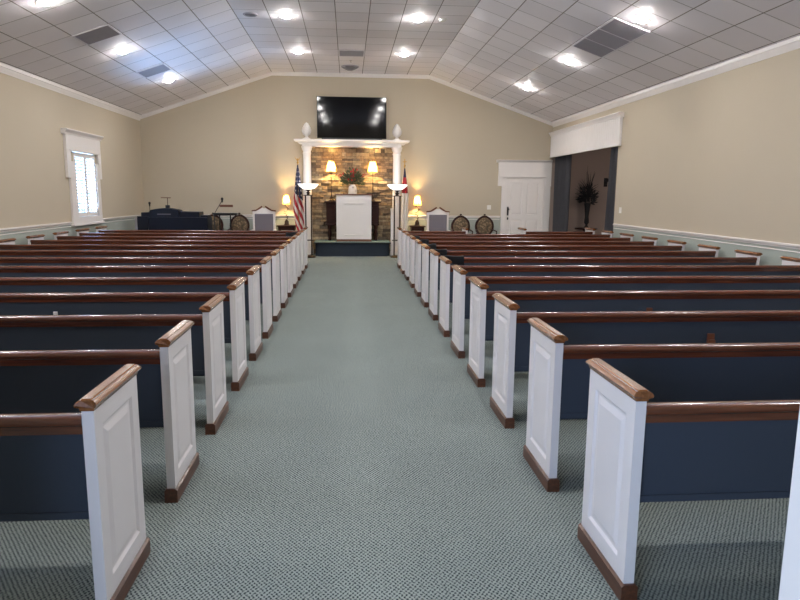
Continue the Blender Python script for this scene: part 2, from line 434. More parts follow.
# window with crosshead and plantation shutters
b = MB()
def casing(b, flip, a0, a1, z0, z1, e0, e1, ze, zh0, zh1, c0, c1, zc, B):
    """flip(a, d0, d1) boxes: a along the wall, d out of the wall"""
win = struct(MB().box(XL-TL+.002, XL-TL+.008, WY0, WY1, WZ0, WZ1).build('window_1', None or M['white']))
# the pane itself is glass
m, nt, bs = new_mat('window_glass'); N, L = nt.nodes, nt.links
tb = N.new('ShaderNodeBsdfTransparent'); tb.inputs['Color'].default_value = (.93, .97, .98, 1)
gb = N.new('ShaderNodeBsdfGlossy'); gb.inputs['Roughness'].default_value = .02
mx = N.new('ShaderNodeMixShader'); mx.inputs[0].default_value = .06
L.new(tb.outputs[0], mx.inputs[1]); L.new(gb.outputs[0], mx.inputs[2]); L.new(mx.outputs[0], N['Material Output'].inputs['Surface'])
win.data.materials[0] = m
b = MB(); X = XL
b.box(X-.078, X-.012, WY0, WY0+.012, WZ0, WZ1); b.box(X-.078, X-.012, WY1-.012, WY1, WZ0, WZ1); b.box(X-.078, X-.012, WY0, WY1, WZ0, WZ0+.012); b.box(X-.078, X-.012, WY0, WY1, WZ1-.012, WZ1)
b.box(X, X+.045, 13.31, WY0, .955, 2.2, .006); b.box(X, X+.045, WY1, 14.83, .955, 2.2, .006)     # side casings
b.box(X, X+.045, WY0-.001, WY1+.001, .955, WZ0+.02, .004)                                      # apron under the sill
b.box(X, X+.075, 13.26, 14.86, .94, .98, .006)
b.box(X, X+.055, 13.18, 14.92, WZ1-.02, 2.70, .005)                                            # head board
b.box(X, X+.055, 13.18, 13.36, 1.88, WZ1, .005); b.box(X, X+.055, 14.78, 14.92, 1.88, WZ1, .005)  # ears
b.box(X, X+.062, 13.3, 14.82, 2.40, 2.425, .004)
b.sweep([(0, -.10), (.06, -.10), (.07, -.07), (.10, -.04), (.12, -.02), (.12, 0), (0, 0)], [((X, 13.10, 2.80), (1, 0, 0), (0, 0, 1)), ((X, 14.98, 2.80), (1, 0, 0), (0, 0, 1))])
b.build('window_frame', M['white'], win)
ym = (WY0+WY1)/2
for y0, y1 in ((WY0+.005, ym-.003), (ym+.003, WY1-.005)):
    b = MB(); xs0, xs1 = XL-.012, XL+.020
    b.box(xs0, xs1, y0, y0+.055, WZ0+.025, WZ1-.025, .003); b.box(xs0, xs1, y1-.055, y1, WZ0+.025, WZ1-.025, .003)
    b.box(xs0, xs1, y0+.055, y1-.055, WZ0+.025, WZ0+.10); b.box(xs0, xs1, y0+.055, y1-.055, WZ1-.11, WZ1-.025)
    o = b.build('shutter', M['white'], win)
    b = MB(); n = 17; za, zb = WZ0+.13, WZ1-.14
    for k in range(n):
        z = za+(zb-za)*k/(n-1); c = Vector(((xs0+xs1)/2, 0, z))
        s_, c_ = math.sin(.75), math.cos(.75); w, t = .028, .004
        pts = []
        for a, q in ((-w, -t), (w, -t), (w, t), (-w, t)):
            pts.append((c.x+a*c_-q*s_, c.z+a*s_+q*c_))
        b.prism(pts, 'Y', y0+.058, y1-.058)
    b.build('louvres', M['white'], o)
    b = MB(); b.box(xs1+.016, xs1+.026, (y0+y1)/2-.006, (y0+y1)/2+.006, za-.02, zb+.02)
    b.build('tilt_rod', M['white'], o)

def added_window(name, x0, x1, xi):  # unseen windows, added so that more light reaches the ceiling
    b = MB(); b.box(x0, x1, V0, V1, WZ0, WZ1); wn = struct(b.build(name, m))
    b = MB(); s_ = 1 if xi < 0 else -1; a, c = sorted((xi, xi+s_*.045))
    b.box(a, c, V0-.17, V0, .955, 2.7); b.box(a, c, V1, V1+.17, .955, 2.7); b.box(a, c, V0, V1, .955, WZ0); b.box(a, c, V0, V1, WZ1, 2.7)
    b.box(a, c, V0, V1, (WZ0+WZ1)/2-.02, (WZ0+WZ1)/2+.02)
    b.build('window_frame', M['white'], wn)
added_window('window_added_left', XL-TL+.002, XL-TL+.008, XL)
added_window('window_added_right', XR+T-.02, XR+T-.01, XR)

# back door with crosshead
door = MB()
door.box(4.36, 5.375, YB-.016, YB-.001, 0.01, 2.06)
bmesh.ops.recalc_face_normals(door.bm, faces=door.bm.faces)
front = [f for f in door.bm.faces if f.normal.y < -.9][0]
bmesh.ops.delete(door.bm, geom=[front], context='FACES')
xs = [4.36, 4.47, 4.80, 4.93, 5.265, 5.375]; zs = [.01, .22, .93, 1.08, 1.95, 2.06]
yf = YB-.016
for i in range(5):
    for j in range(5):
        q = [(xs[i], zs[j]), (xs[i+1], zs[j]), (xs[i+1], zs[j+1]), (xs[i], zs[j+1])]
        if i in (1, 3) and j in (1, 3):
            prev = q; py = yf
            for ins, dy in ((.012, .010), (.02, .010), (.05, .001)):
                x0, z0 = q[0][0]+ins, q[0][1]+ins; x1, z1 = q[2][0]-ins, q[2][1]-ins
                cur = [(x0, z0), (x1, z0), (x1, z1), (x0, z1)]
                for k in range(4):
                    k2 = (k+1) % 4
                    door.bm.faces.new([door.bm.verts.new(p) for p in ((prev[k][0], py, prev[k][1]), (prev[k2][0], py, prev[k2][1]), (cur[k2][0], yf+dy, cur[k2][1]), (cur[k][0], yf+dy, cur[k][1]))])
                prev, py = cur, yf+dy
            door.bm.faces.new([door.bm.verts.new((p[0], py, p[1])) for p in prev])
        else:
            door.bm.faces.new([door.bm.verts.new((p[0], yf, p[1])) for p in q])
bmesh.ops.remove_doubles(door.bm, verts=door.bm.verts, dist=.0005)
dr = struct(door.build('door_1', M['white']))
b = MB(); b.box(4.385, 4.43, yf-.012, yf, 1.05, 1.29, .004); b.tube([(4.408, yf-.01, 1.22), (4.408, yf-.05, 1.22)], .012); b.lathe([(.01, 0), (.03, .01), (.032, .03), (.02, .045)], 12, (4.408, yf-.06, 1.20))
b.box(4.39, 4.425, yf-.014, yf, .93, 1.0, .004); b.tube([(4.408, yf-.01, .965), (4.408, yf-.035, .965)], .018)
b.build('door_handle', M['black'], dr, smooth=True)
b = MB()
b.box(4.215, 4.345, YB-.045, YB, 0, 2.2, .006); b.box(5.39, XR-.016, YB-.045, YB, 0, 2.2, .006)
b.box(4.33, 4.362, YB-.03, YB, 0, 2.1); b.box(5.372, 5.40, YB-.03, YB, 0, 2.1); b.box(4.33, 5.40, YB-.03, YB, 2.063, 2.1)
b.box(4.11, XR-.003, YB-.055, YB, 2.10, 2.50, .005)
b.box(4.11, 4.25, YB-.055, YB, 1.855, 2.12, .005)
b.box(5.45, XR-.003, YB-.055, YB, 1.855, 2.12, .005)
b.box(4.29, 5.45, YB-.066, YB, 2.095, 2.12, .004)
b.sweep([(0, -.07), (.06, -.07), (.07, -.05), (.095, -.025), (.115, -.015), (.115, 0), (0, 0)], [((4.05, YB, 2.56), (0, -1, 0), (0, 0, 1)), ((XR-.003, YB, 2.56), (0, -1, 0), (0, 0, 1))])
b.build('door_frame', M['white'], dr)

# ------------------------------------------------------------------ pews
DEP, WT, HP = .48, .043, .841
def end_panel_mesh(bm_):
    """white end panel with a raised field on both faces; x from 0 to WT"""
    y0, y1, z0, z1 = 0, DEP, .0, HP
    insets = [(0, 0), (.075, 0), (.087, .009), (.098, .009), (.125, .001)]
    for side, sg in ((0, 1), (WT, -1)):
        prev = None
        for ins, dp in insets:
            x = side+sg*dp
            lo = z0+ins+(.075 if ins else 0)
            cur = [(x, y0+ins, lo), (x, y1-ins, lo), (x, y1-ins, z1-ins), (x, y0+ins, z1-ins)]
            if prev:
                for k in range(4):
                    k2 = (k+1) % 4
                    bm_.faces.new([bm_.verts.new(p) for p in (prev[k], prev[k2], cur[k2], cur[k])])
            prev = cur
        bm_.faces.new([bm_.verts.new(p) for p in prev])
    r = [(y0, z0), (y1, z0), (y1, z1), (y0, z1)]
    for k in range(4):
        a, c = r[k], r[(k+1) % 4]
        bm_.faces.new([bm_.verts.new(p) for p in ((0, a[0], a[1]), (WT, a[0], a[1]), (WT, c[0], c[1]), (0, c[0], c[1]))])
    bmesh.ops.remove_doubles(bm_, verts=bm_.verts, dist=.0003)

panel_src = None
def make_pew(length, label):
    """pew centred on x=0, back at y=0, seat towards +y"""
    t = thing('church_pew', label, 'pew')
    h = length/2; tr = .012
    for s in (-1, 1):
        b = MB(); end_panel_mesh(b.bm)
        p = b.build('end_panel', M['pewwhite'], t)
        p.location = (-h+tr, 0, 0) if s < 0 else (h-tr-WT, 0, 0)
        b = MB()                                     # armrest cap: stepped moulding
        prof = [(-.003, 0), (-.005, .010), (-.015, .018), (-.018, .026), (-.013, .034), (-.004, .041), (.003, .041), (.006, .046)]
        full = [(a, z) for a, z in prof]+[(WT-a, z) for a, z in reversed(prof)]
        rings = []
        for yy, sh in ((-.020, 0), (DEP+.018, 0)):
            rings.append([b.bm.verts.new((a, yy+(-1 if yy > .2 else 1)*(.014*(z < .012)+max(0, z-.026)*.8), HP+z)) for a, z in full])
        for a, c in zip(rings, rings[1:]):
            for k in range(len(full)): b.bm.faces.new((a[k], a[(k+1) % len(full)], c[(k+1) % len(full)], c[k]))
        b.bm.faces.new(rings[0]); b.bm.faces.new(list(reversed(rings[-1])))
        b.build('armrest_cap', M['cap'], p)
        b = MB(); b.prism([(-tr, 0), (WT+tr, 0), (WT+tr, .066), (WT+.002, .075), (-.002, .075), (-tr, .066)], 'Y', -tr, DEP+tr)
        b.build('base_trim', M['basewood'], p)
    i = h-tr-WT
    b = MB()                                         # top rail: rounded cap over a flat lower band
    prof = [(.006, .750), (.006, .780), (-.002, .783), (-.006, .790), (-.007, .800), (-.003, .812), (.006, .819), (.022, .822), (.045, .820), (.056, .811), (.058, .795), (.052, .780), (.05, .750)]
    b.prism(prof, 'X', -i, i); b.build('top_rail', M['rail'], t, smooth=True, angle=.9)
    b = MB(); b.prism([(.012, .75), (.048, .75), (.075, .44), (.030, .44)], 'X', -i, i)
    b.build('backrest', M['fabric'], t)
    b = MB(); b.prism([(.022, .412), (.022, .440), (.08, .440), (.08, .412)], 'X', -i, i)
    b.build('seat_board', M['fabric'], t)
    b = MB(); b.prism([(.08, .385), (.08, .45), (.40, .462), (.445, .452), (.46, .425), (.45, .395), (.43, .385)], 'X', -i, i)
    b.build('seat', M['fabric'], t, smooth=True, angle=.9)
    nb = max(1, round(length/1.5)-1)
    for k in range(nb):
        x = -i+(2*i)*(k+1)/(nb+1)
        b = MB(); b.prism([(.10, 0), (.40, 0), (.42, .385), (.09, .385)], 'X', x-.016, x+.016)
        b.build('support', M['basewood'], t)
    return t

LEN = 4.39; PITCH = .9857
ORD = ['first', 'second', 'third', 'fourth', 'fifth', 'sixth', 'seventh', 'eighth', 'ninth', 'tenth', 'eleventh', 'twelfth', 'thirteenth']
def pew_label(side, i):
    end = ''
    if i == 0: return 'slate-blue pew nearest the camera on the %s of the aisle, white panelled end' % side
    if side == 'left' and i == 12: return 'frontmost pew on the left of the aisle, farthest from the camera'
    return 'white-ended wooden pew %s of the aisle, %s row from the camera' % (side, ORD[i])
first = make_pew(LEN, pew_label('left', 0))
first['group'] = 'long pews in rows'
XCL, XCR, YP = -.907-LEN/2, 1.086+LEN/2, 2.3245
for i in range(13):
    loc = (XCL, YP+i*PITCH, 0)
    if i == 0: first.location = loc
    else: dup(first, loc, pew_label('left', i))
for i in range(12): dup(first, (XCR, YP+i*PITCH, 0), pew_label('right', i))
yp13 = YP+12*PITCH
p = make_pew(1.53, 'short front pew beside the aisle on the right, ahead of the long rows'); p.location = (1.086+.765, yp13, 0); p['group'] = 'short front pews'
p = make_pew(1.63, 'short front pew near the curtained opening, beyond the gap'); p.location = (5.476-.815, yp13, 0); p['group'] = 'short front pews'

# small things on the pews
def card_holder(loc, mat, label):
    t = thing('card_holder', label, 'card holder', loc)
    k = .6 if mat is M['paper'] else 1; t.scale = (k, 1, k)
    b = MB(); b.box(-.026, .026, -.012, 0, -.045, .03, .003); b.build('backplate', mat, t)
    b = MB(); b.box(-.024, .024, -.032, -.012, -.045, -.012, .003); b.build('pocket', mat, t)
card_holder((2.545, YP+2*PITCH+.013, .635), M['midwood'], 'small wooden card holder on the back of the third pew, right side')
card_holder((2.56, YP+3*PITCH+.013, .645), M['midwood'], 'small wooden card holder on the back of the fourth pew, right side')
card_holder((-2.33, YP+3*PITCH+.012, .655), M['paper'], 'small white card holder on the back of the fourth pew, left side')
def drape(x, y, w, label, k):
    """black cloth folded over the pew's top rail"""
    b = MB(); bm_ = b.bm; n = 9
    prof = [(-.020, .735), (-.021, .77), (-.020, .81), (-.010, .835), (.02, .842), (.062, .838), (.078, .81), (.08, .77), (.082, .72)]
    rnd = random.Random(k); rows = []
    for j in range(n+1):
        u = j/n; wob = .006*math.sin(u*11+k)
        rows.append([bm_.verts.new((x+w*u, y+py+(wob*(1+abs(pz-.85)*8) if py < 0 else -wob)*(1 if py < 0 else 1)-(.006 if py < 0 else -.006), pz+(-.015*rnd.random() if q in (0,) else 0)+.004*math.sin(u*7+k)+(.035*(1-u) if q == 0 else 0))) for q, (py, pz) in enumerate(prof)])
    for a, c in zip(rows, rows[1:]):
        for q in range(len(prof)-1): bm_.faces.new((a[q], a[q+1], c[q+1], c[q]))
    r = bmesh.ops.solidify(bm_, geom=list(bm_.faces), thickness=.006)
    o = b.build('draped_cloth', M['blackcloth'], smooth=True)
    tag(o, label, 'cloth', 'black cloths over the right-hand pews')
for i, x0, x1 in ((6, 1.17, 1.47), (7, 1.165, 1.40), (8, 1.165, 1.38), (9, 1.165, 1.38), (10, 1.165, 1.33)):
    drape(x0, YP+i*PITCH, x1-x0, 'black cloth over the %s pew on the right, beside its aisle end' % ORD[i], i)
drape(-1.25, YP+11*PITCH, .26, 'black cloth over the twelfth pew on the left, beside its aisle end', 3)

# ------------------------------------------------------------------ platform and stone wall
CX = .10
t = thing('platform', 'low carpeted platform under the white pulpit, teal top and dark front', 'platform', (CX, 17.4, 0))
b = MB(); b.box(-.90, .90, -.42, .39, 0, .335); b.box(-.965, -.90, -.30, .39, 0, .335); b.box(.90, .965, -.30, .39, 0, .335)
b.build('riser', M['carpet_dark'], t)
b = MB(); b.box(-1.0, 1.0, -.46, .39, .335, .362, .008); b.build('nosing', M['black_trim'], t)
b = MB(); b.box(-.985, .985, -.445, .39, .362, .376, .004); b.build('carpet_top', M['carpet_top'], t)

b = MB(); b.mi = 1; b.box(-.99, 1.20, YB-.07, YB, 0, 2.86); b.mi = 0
z = 0; rs = random.Random(3)
while z < 2.82:
    h = rs.uniform(.045, .10); x = -.985
    while x < 1.195:
        w = rs.uniform(.10, .34); x1 = min(x+w, 1.195)
        if 1.195-x1 < .08: x1 = 1.195
        d = rs.uniform(.075, .135)
        b.box(x+.003, x1-.003, YB-d, YB-.05, z+.003, min(z+h, 2.85)-.003, .004)
        x = x1
    z += h
o = b.build('stone_wall_panel', [M['stone'], M['mortar']]); tag(o, 'stacked brown ledgestone panel between the two white columns', 'stone panel')

t = thing('column_surround', 'white two-column surround with long mantel shelf over the stone', 'mantel', (CX, 17.62, 0))
for s in (-1, 1):
    p = [(.15, 0), (.15, .12), (.135, .13), (.14, .16), (.125, .19), (.118, .22), (.115, .9), (.108, 1.8), (.100, 2.62), (.112, 2.64), (.112, 2.66), (.100, 2.68), (.100, 2.70), (.13, 2.75), (.135, 2.79), (.145, 2.80), (.145, 2.835)]
    b = MB(); b.lathe(p, 28, (s*1.185, 0, 0)); b.build('column', M['white'], t, smooth=True, angle=.6)
b = MB(); b.box(-1.30, 1.30, -.13, .24, 2.835, 2.90, .004)
b.sweep([(0, 0), (.03, 0), (.04, .03), (.10, .055), (.14, .06), (.14, .10), (0, .10)], [((-1.36, -.13, 2.90), (-1, -1, 0), (0, 0, 1)), ((1.36, -.13, 2.90), (1, -1, 0), (0, 0, 1))])
b.sweep([(0, 0), (.03, 0), (.04, .03), (.10, .055), (.14, .06), (.14, .10), (0, .10)], [((-1.36, .24, 2.90), (-1, 0, 0), (0, 0, 1)), ((-1.36, -.13, 2.90), (-1, -1, 0), (0, 0, 1))])
b.sweep([(0, 0), (.03, 0), (.04, .03), (.10, .055), (.14, .06), (.14, .10), (0, .10)], [((1.36, -.13, 2.90), (1, -1, 0), (0, 0, 1)), ((1.36, .24, 2.90), (1, 0, 0), (0, 0, 1))])
b.box(-1.36, 1.36, -.13, .24, 2.90, 3.0)
b.build('entablature', M['white'], t)
for s, nm in ((-1, 'left'), (1, 'right')):
    t = thing('finial', 'white artichoke finial above the %s column beside the television' % nm, 'finial', (CX+s*1.185, 17.60, 3.0), group=None)
    b = MB(); b.lathe([(.09, 0), (.09, .03), (.05, .05), (.035, .09), (.06, .11), (.06, .125)], 20); b.box(-.10, .10, -.10, .10, 0, .03, .004); b.build('base', M['white'], t, smooth=True)
    b = MB(); b.lathe([(.04, .12), (.095, .155), (.115, .21), (.112, .27), (.085, .34), (.05, .40), (.02, .43), (.004, .44)], 20)
    for r in range(6):
        z = .145+r*.045; R = [.092, .112, .115, .10, .078, .052][r]; n = 10
        for k in range(n):
            a = 2*PI*(k+.5*(r % 2))/n; c = Vector((math.cos(a)*R, math.sin(a)*R, z))
            tip = Vector((math.cos(a)*(R+.012), math.sin(a)*(R+.012), z+.045)); sd = Vector((-math.sin(a), math.cos(a), 0))*R*.33
            vs = [b.bm.verts.new(q) for q in (c-sd, c+sd, tip, c*1.0+Vector((0, 0, -.03)))]
            b.bm.faces.new((vs[0], vs[3], vs[2])); b.bm.faces.new((vs[3], vs[1], vs[2])); b.bm.faces.new((vs[0], vs[1], vs[3])); b.bm.faces.new((vs[0], vs[2], vs[1]))
    b.build('bud', M['white'], t, smooth=True, angle=.5)

# television
t = thing('television', 'large black wall-mounted television above the mantel shelf', 'television', (.097, 17.86, 3.60))
t.rotation_euler = (math.radians(.6), 0, 0)
b = MB(); b.box(-.92, .92, -.03, .03, -.535, .535, .006); b.build('housing', M['black'], t)
b = MB(); b.box(-.905, .905, -.034, -.03, -.515, .522); b.build('screen', M['screen'], t)
b = MB(); b.box(-.8, .8, -.05, -.0, -.565, -.538, .006); b.build('speaker_bar', M['black'], t)
b = MB(); b.box(-.25, .25, .03, .08, -.2, .2); b.build('wall_bracket', M['black'], t)

# pulpit
t = thing('pulpit', 'white panelled pulpit with brown top and brown base on the platform', 'pulpit', (.138, 17.28, .376))
b = MB(); b.box(-.455, .455, -.16, .16, .0, .06, .004); b.build('plinth', M['midwood'], t)
b = MB(); b.box(-.455, .455, -.16, .16, .06, 1.205, .004)
for zz, hh in ((.15, .035), (.97, .03)):
    b.prism([(-.160, zz), (-.176, zz+.006), (-.178, zz+hh-.006), (-.160, zz+hh)], 'X', -.25, .25)
b.box(-.262, -.25, -.172, -.158, .15, 1.0); b.box(.25, .262, -.172, -.158, .15, 1.0)
b.box(-.44, .44, -.167, -.158, 1.07, 1.085)
b.build('body', M['white'], t)
b = MB(); b.prism([(-.19, 1.205), (.19, 1.205), (.19, 1.235), (-.19, 1.235)], 'X', -.485, .485)
b.build('top', M['midwood'], t)

# communion table behind, with lamps and flowers
t = thing('altar_table', 'dark carved wooden table behind the pulpit', 'table', (.108, 17.64, .376))
b = MB(); b.box(-.75, .75, -.17, .17, 1.0, 1.04, .008); b.build('tabletop', M['darkwood'], t)
b = MB(); b.box(-.70, .70, -.145, .145, .44, 1.0, .004)
for s in (-1, 1):
    b.box(s*.58-.10, s*.58+.10, -.155, -.14, .5, .94, .006)
b.box(-.71, .71, -.152, .152, .40, .45, .006); b.build('cabinet', M['darkwood'], t)
for sx in (-1, 1):
    for sy in (-1, 1):
        b = MB(); b.lathe([(.035, 0), (.045, .02), (.03, .06), (.05, .13), (.055, .2), (.03, .28), (.05, .34), (.055, .40)], 12, (sx*.62, sy*.10, 0))
        b.build('leg', M['darkwood'], t, smooth=True)
LAMP = []
def buffet_lamp(x, y, z0, label, h=1.07):
    t = thing('table_lamp', label, 'lamp', (x, y, z0))
    b = MB(); b.lathe([(.085, 0), (.085, .015), (.05, .03), (.03, .06), (.04, .09), (.018, .12), (.012, .2)], 16); b.build('base', M['bronze'], t, smooth=True)
    b = MB(); b.lathe([(.010, .18), (.009, .45), (.016, .47), (.009, .49), (.009, h-.20)], 10); b.build('stem', M['bronze'], t, smooth=True)
    b = MB(); n = 20; rs_ = []
    for r, z in ((.135, h-.30), (.105, h-.16), (.07, h-.03)):
        rs_.append([b.bm.verts.new((math.cos(2*PI*k/n)*r, math.sin(2*PI*k/n)*r, z)) for k in range(n)])
    for a, c in zip(rs_, rs_[1:]):
        for k in range(n): b.bm.faces.new((a[k], a[(k+1) % n], c[(k+1) % n], c[k]))
    b.build('lamp_shade', M['shade'], t, smooth=True)
    b = MB(); b.lathe([(.004, h-.2), (.004, h), (.012, h+.01), (.002, h+.03)], 8); b.build('finial', M['bronze'], t)
    LAMP.append((x, y, z0+h-.17, 15))
buffet_lamp(-.455, 17.66, 1.416, 'slim lamp with lit cream shade left of the flower vase')
buffet_lamp(.645, 17.66, 1.416, 'slim lamp with lit cream shade right of the flower vase')
tag(MB().lathe([(.07, 0), (.09, .02), (.11, .16), (.115, .28), (.10, .38), (.065, .42), (.075, .44), (.06, .44), (.05, .40)], 20, (.108, 17.60, 1.416)).build('flower_vase', M['ceramic'], smooth=True), 'white patterned vase holding the flowers behind the pulpit', 'vase')
t = thing('flower_arrangement', 'red flowers and dark green leaves in the white vase', 'flowers', (.108, 17.60, 1.82))
def spray(t, name, mat, n, seed, rx, rz0, rz1, lw, ll, yr=.5):
    b = MB(); r = random.Random(seed)
    for k in range(n):
        a = r.uniform(0, 2*PI); rad = rx*math.sqrt(r.random()); z = rz0+(rz1-rz0)*r.random()*(1-.55*rad/rx)
        c = Vector((math.cos(a)*rad, math.sin(a)*rad*yr, z))
        d = Vector((math.cos(a)*rad*1.8+r.uniform(-.1, .1), math.sin(a)*rad+r.uniform(-.1, .1), z*.8+r.uniform(-.1, .2))).normalized()
        sd = d.cross(Vector((r.uniform(-1, 1), r.uniform(-1, 1), r.uniform(-1, 1)))).normalized()*lw; u = d.cross(sd).normalized()*.004
        L_ = ll*r.uniform(.6, 1.2)
        q = [c, c+d*L_*.5+sd, c+d*L_, c+d*L_*.5-sd]
        A = [b.bm.verts.new(p+u) for p in q]; B = [b.bm.verts.new(p-u*.5) for p in q]
        b.bm.faces.new(A); b.bm.faces.new(list(reversed(B)))
        for i in range(4): b.bm.faces.new((A[i], B[i], B[(i+1) % 4], A[(i+1) % 4]))
    return b.build(name, mat, t)
b = MB(); r = random.Random(5)
for k in range(14):
    a = r.uniform(0, 2*PI); e = Vector((math.cos(a)*.24, math.sin(a)*.10, r.uniform(.15, .45)))
    b.tube([(0, 0, -.15), e*.4+Vector((0, 0, .08)), e], .004, 5)
b.build('stems', M['leaf'], t)
tag(spray(t, 'leaves', M['leaf'], 230, 11, .27, .02, .48, .02, .11), 'dark green leaves')
b = MB(); r = random.Random(9)
for k in range(16):
    a = r.uniform(0, 2*PI); c = Vector((math.cos(a)*r.uniform(.02, .26), math.sin(a)*.1-.06, r.uniform(.12, .46)))
    for j in range(5):
        aa = 2*PI*j/5; d = Vector((math.cos(aa)*.03, -.012, math.sin(aa)*.03)); s_ = Vector((-math.sin(aa)*.014, 0, math.cos(aa)*.014))
        vs = [b.bm.verts.new(q) for q in (c, c+d*.6+s_, c+d*1.1, c+d*.6-s_, c+Vector((0, .015, 0)))]
        b.bm.faces.new(vs[:4]); b.bm.faces.new((vs[0], vs[4], vs[1])); b.bm.faces.new((vs[1], vs[4], vs[2])); b.bm.faces.new((vs[2], vs[4], vs[3])); b.bm.faces.new((vs[3], vs[4], vs[0]))
for p_ in ((-.27, -.02, .27), (.27, -.02, .29), (-.30, 0, .24), (.24, 0, .24)):
    s = 1 if p_[0] > 0 else -1
    b.tube([p_, (p_[0]+s*.05, p_[1], p_[2]+.02), (p_[0]+s*.11, p_[1], p_[2]+.015)], .018, 6, .004)
b.build('blossoms', M['red'], t)

# white pedestal beside the right column
t = thing('pedestal', 'slim white square pedestal left of the right column', 'pedestal', (1.14, 17.365, 0))
t.location = (1.155, 17.30, 0)
b = MB(); b.box(-.045, .045, -.045, .045, .10, 1.17, .003); b.build('shaft', M['white'], t)
b = MB(); b.box(-.052, .052, -.055, .055, 0, .10, .006); b.build('base', M['white'], t)
b = MB(); b.box(-.05, .05, -.055, .055, 1.17, 1.24, .008); b.box(-.049, .049, -.049, .049, .98, 1.0); b.build('cap', M['white'], t)

# torchieres
def torchiere(x, label):
    t = thing('floor_lamp', label, 'floor lamp', (x, 16.70, 0))
    b = MB(); b.lathe([(.17, 0), (.17, .02), (.14, .045), (.04, .06)], 24); b.build('base', M['bronze'], t, smooth=True)
    for k in range(4):
        a = PI/4+k*PI/2; px, py = math.cos(a)*.10, math.sin(a)*.10
        b = MB(); b.tube([(px, py, .04), (px, py, 1.56)], .013, 8); b.build('rod', M['bronze'], t, smooth=True)
    for z in (.43, 1.555):
        b = MB(); b.lathe([(.125, 0), (.132, .008), (.125, .018)], 20, (0, 0, z)); b.build('ring_plate', M['bronze'], t)
    b = MB(); b.lathe([(.05, 1.57), (.03, 1.60), (.055, 1.63), (.02, 1.66), (.07, 1.70), (.09, 1.72)], 14); b.build('bowl_holder', M['bronze'], t, smooth=True)
    b = MB(); b.lathe([(.06, 1.705), (.14, 1.73), (.21, 1.78), (.262, 1.845), (.255, 1.85), (.20, 1.79), (.13, 1.745), (.05, 1.725)], 32)
    b.build('lamp_shade', M['bowl'], t, smooth=True)
torchiere(-1.01, 'bronze floor lamp with white glass bowl beside the striped flag')
torchiere(1.235, 'bronze floor lamp with white glass bowl before the right column')

# side tables with lamps
def side_table(x, y, label, w=1):
    t = thing('side_table', label, 'side table', (x, y, 0)); t.scale = (w, 1, 1)
    b = MB(); b.box(-.26, .26, -.20, .20, .735, .765, .006); b.build('tabletop', M['darkwood'], t)
    b = MB(); b.box(-.22, .22, -.16, .16, .64, .735); b.box(-.20, .20, -.15, .15, .2, .22); b.build('apron', M['darkwood'], t)
    for sx in (-1, 1):
        for sy in (-1, 1):
            b = MB(); b.lathe([(.014, 0), (.022, .1), (.014, .3), (.024, .5), (.022, .64)], 10, (sx*.19, sy*.13, 0)); b.build('leg', M['darkwood'], t, smooth=True)
side_table(-1.65, 17.71, 'small dark side table by the left pulpit chair')
side_table(1.862, 17.71, 'small dark side table by the right pulpit chair', .81)
def vine_lamp(x, y, label):
    z0 = .765; t = thing('table_lamp', label, 'lamp', (x, y, z0))
    b = MB(); b.lathe([(.08, 0), (.08, .015), (.06, .03), (.055, .10), (.03, .14), (.02, .16)], 16); b.build('base', M['bronze'], t, smooth=True)
    b = MB(); pts = [(math.sin(k*1.1)*.03, math.cos(k*1.1)*.02, .15+k*.040) for k in range(11)]; b.tube(pts, .008, 6)
    r = random.Random(2)
    for k in range(9):
        p_ = Vector(pts[k+1]); d = Vector((r.choice((-1, 1))*.045, r.uniform(-.03, .03), .02))
        b.tube([p_, p_+d*.6, p_+d+Vector((0, 0, .01))], .013, 5, .003)
    b.build('stem', M['bronze'], t, smooth=True)
    b = MB(); n = 18; rs_ = []
    for rr, z in ((.10, .555), (.083, .67), (.062, .80)):
        rs_.append([b.bm.verts.new((math.cos(2*PI*k/n)*rr, math.sin(2*PI*k/n)*rr, z)) for k in range(n)])
    for a, c in zip(rs_, rs_[1:]):
        for k in range(n): b.bm.faces.new((a[k], a[(k+1) % n], c[(k+1) % n], c[k]))
    b.build('lamp_shade', M['shade'], t, smooth=True)
    b = MB(); b.lathe([(.004, .58), (.004, .82), (.012, .83), (.002, .85)], 8); b.build('finial', M['gold'], t)
    LAMP.append((x, y-.02, z0+.69, 9))
vine_lamp(-1.658, 17.74, 'gilt vine lamp with lit shade left of the striped flag')
vine_lamp(1.862, 17.74, 'gilt vine lamp with lit shade beside the right pulpit chair')

